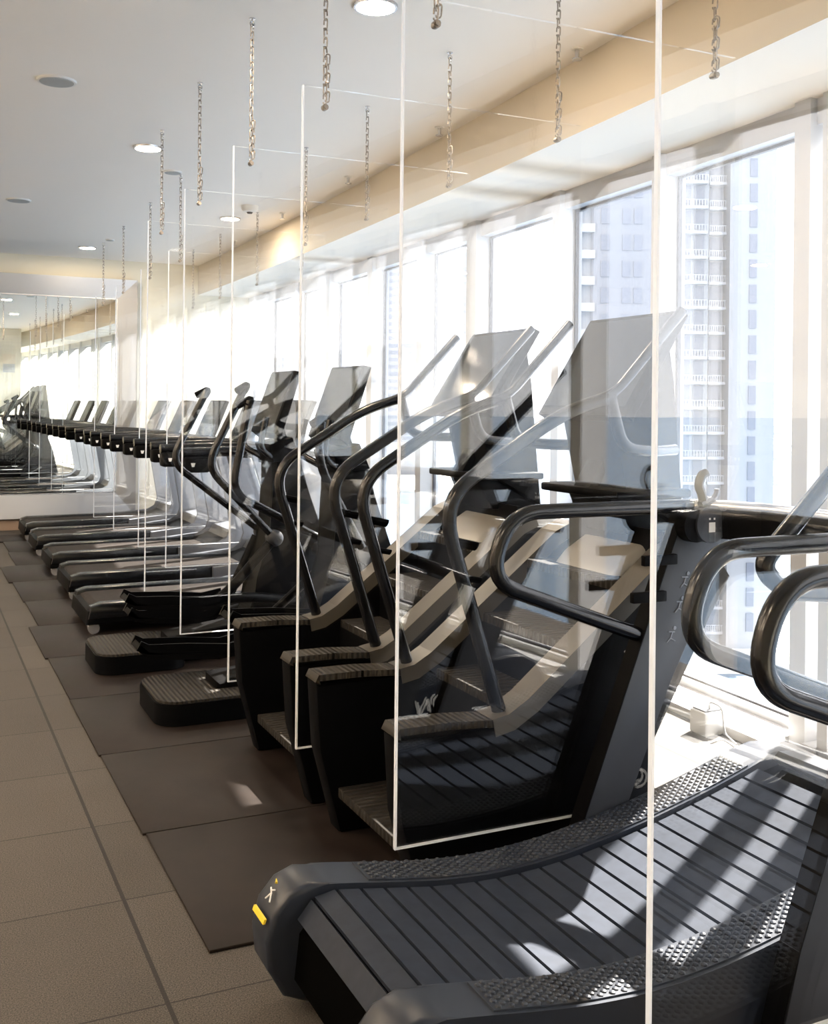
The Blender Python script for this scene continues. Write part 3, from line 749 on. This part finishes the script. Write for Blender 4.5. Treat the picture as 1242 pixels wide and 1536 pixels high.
# far slab towers with striped balconies
def slab_tower(r, d, w, h, label):
    t = tower('apartment_tower', W(r, d, SEA+1), label)
    MB().box(-w/2, w/2, 0, 14, 0, h).build('main_block', 'tower', t, smooth=False)
    s = MB().box(-w*.2, w*.2, -.3, 0, 0, 1.7).build('window_band', 'towglass', t, smooth=False)
    n = int(h/3.3)
    for f in range(n):
        put(s, t, -w*.27, 0, 1.5+3.3*f, .9); put(s, t, w*.24, 0, 1.5+3.3*f)
    bpy.data.objects.remove(s)
slab_tower(-6, 490, 16, 108, 'far white tower with striped balconies, behind the middle of the glass')
slab_tower(17, 495, 15, 104, 'far white tower with striped balconies, just right of its twin')
slab_tower(-63, 500, 11, 90, 'far white striped tower at the left end of the glass')
slab_tower(-44, 520, 9, 84, 'slender far striped tower, second from the left end of the glass')
# low shore buildings and palms
for i, (r, d, w, h) in enumerate(((-3, 470, 20, 14), (26, 440, 12, 9))):
    o = MB().box(-w/2, w/2, 0, 10, 0, h).build('shore_building', 'tower', smooth=False); o.location = W(r, d, SEA+1); o.rotation_euler = (0,0,-YW)
    tag(o, ('low pale building at the foot of the striped towers', 'low pale building by the palms on the shore')[i], 'building', 'low buildings on the shore')
for i, (r, h) in enumerate(((40, 16), (95, 20), (150, 14), (215, 18))):
    o = MB().box(-20, 20, 0, 20, 0, h).build('shore_building', 'tower', smooth=False); o.location = W(r+30, 930, SEA+2); o.rotation_euler = (0,0,-YW)
    tag(o, 'low hazy block on the far shore, %s' % ('left of the others', 'tallest of the four', 'lowest of the four', 'right of the others')[i], 'building', 'hazy blocks on the far shore')
def palm(r, d, h, label):
    t = root('palm_tree', W(r, d, SEA+1), label, 'palm tree', 'palms on the promenade')
    MB().tube([(0,0,0),(.2,0,h*.5),(.1,0,h)], [.35,.25,.22], 8).build('trunk', 'bark', t)
    m = MB()
    for k in range(16):
        a = 2*PI*k/16 + random.random()*.3; l = 2.6 + random.random(); u = .8 + random.random()*.9
        dx, dy = math.cos(a), math.sin(a); px, py = -dy*.35, dx*.35
        pts = [(.1,0,h), (.1+dx*l*.5, dy*l*.5, h+u), (.1+dx*l, dy*l, h-.6*random.random()-.4)]
        for p, q, w0, w1 in ((pts[0], pts[1], .4, 1.), (pts[1], pts[2], 1., .15)):
            m.hexa([(p[0]-px*w0,p[1]-py*w0,p[2]-.05),(p[0]+px*w0,p[1]+py*w0,p[2]-.05),(q[0]+px*w1,q[1]+py*w1,q[2]-.05),(q[0]-px*w1,q[1]-py*w1,q[2]-.05),
                    (p[0]-px*w0,p[1]-py*w0,p[2]),(p[0]+px*w0,p[1]+py*w0,p[2]),(q[0]+px*w1,q[1]+py*w1,q[2]),(q[0]-px*w1,q[1]-py*w1,q[2])])
    m.build('crown', 'leaf', t)
palm(15, 393, 6.5, 'palm on the promenade, left of the pair')
palm(19, 396, 8, 'palm on the promenade, taller right one of the pair')
b = root('motor_boat', W(59, 526, SEA), 'small dark boat alone on the pale bay', 'boat')
MB().hexa([(-3,-.7,0),(2.6,-.7,0),(2.6,.7,0),(-3,.7,0),(-3.3,-1,1.2),(3.6,-.2,1.5),(3.6,.2,1.5),(-3.3,1,1.2)]).build('hull', 'boat', b, smooth=False)
MB().box(-1.8, .8, -.7, .7, 1.2, 2.7, .1).build('cabin', 'grey', b)

# ------------------------------------------------------------------ light and camera
LAMP_W = 10.
w = bpy.data.worlds.new('sky'); bpy.context.scene.world = w; w.use_nodes = True
nt = w.node_tree; nt.nodes.clear()
SUN = Vector((1, .46, 1.03)).normalized()
bg = nt.nodes.new('ShaderNodeBackground'); bg.inputs['Strength'].default_value = 1.38; bg.inputs[0].default_value = (.95, .965, 1.01, 1)
wo = nt.nodes.new('ShaderNodeOutputWorld'); nt.links.new(bg.outputs[0], wo.inputs[0])
sl = bpy.data.lights.new('sun', 'SUN'); sl.energy = 18.; sl.angle = math.radians(.6); sl.color = (1, .93, .83)
so = bpy.data.objects.new('sun', sl); C.objects.link(so)
so.rotation_euler = SUN.to_track_quat('Z', 'Y').to_euler(); so.location = (40, 20, 50)

cam = bpy.data.cameras.new('camera'); co = bpy.data.objects.new('camera', cam); C.objects.link(co)
co.location = (0, 0, 1.508)
co.rotation_euler = (Matrix.Rotation(-YW, 3, 'Z') @ Matrix.Rotation(PI/2, 3, 'X') @ Matrix.Rotation(math.radians(.59), 3, 'Z')).to_euler()
cam.sensor_fit = 'VERTICAL'; cam.sensor_height = 36.; cam.sensor_width = 36.
cam.lens = 1587/1536*36.; cam.shift_y = -(768-609)/1536
cam.clip_start = .05; cam.clip_end = 20000
LAMPS = [(1.81, 4.24), (1.44, 7.29), (2.68, 9.69), (1.77, 12.3), (-.9, 1.2), (-.9, 4.2), (-.9, 7.3), (-.9, 10.3), (-2.2, 2.7), (-2.2, 5.7), (-2.2, 8.7), (-2.85, 1.5), (-2.85, 3.5), (-2.85, 5.5), (-2.85, 7.5)]
for x, y in LAMPS:      # lit downlights, then unseen fill lamps added on the left to brighten the room
    l = bpy.data.lights.new('downlight_and_fill', 'AREA'); l.shape = 'DISK'; l.size = .16; l.energy = LAMP_W if x > -2.5 else 1.6*LAMP_W; l.color = (1., .80, .58)
    o = bpy.data.objects.new('downlight_and_fill', l); C.objects.link(o); o.location = (x, y, CEIL-.02)
sc = bpy.context.scene; sc.camera = co
sc.view_settings.view_transform = 'Standard'; sc.view_settings.look = 'None'
sc.view_settings.exposure = 1.78; sc.view_settings.gamma = 1.; sc.view_settings.use_curve_mapping = False
cy = sc.cycles
cy.max_bounces = 14; cy.diffuse_bounces = 6; cy.glossy_bounces = 8; cy.transmission_bounces = 8; cy.transparent_max_bounces = 80
cy.use_denoising = True; cy.sample_clamp_indirect = 8.; cy.caustics_reflective = False; cy.caustics_refractive = False
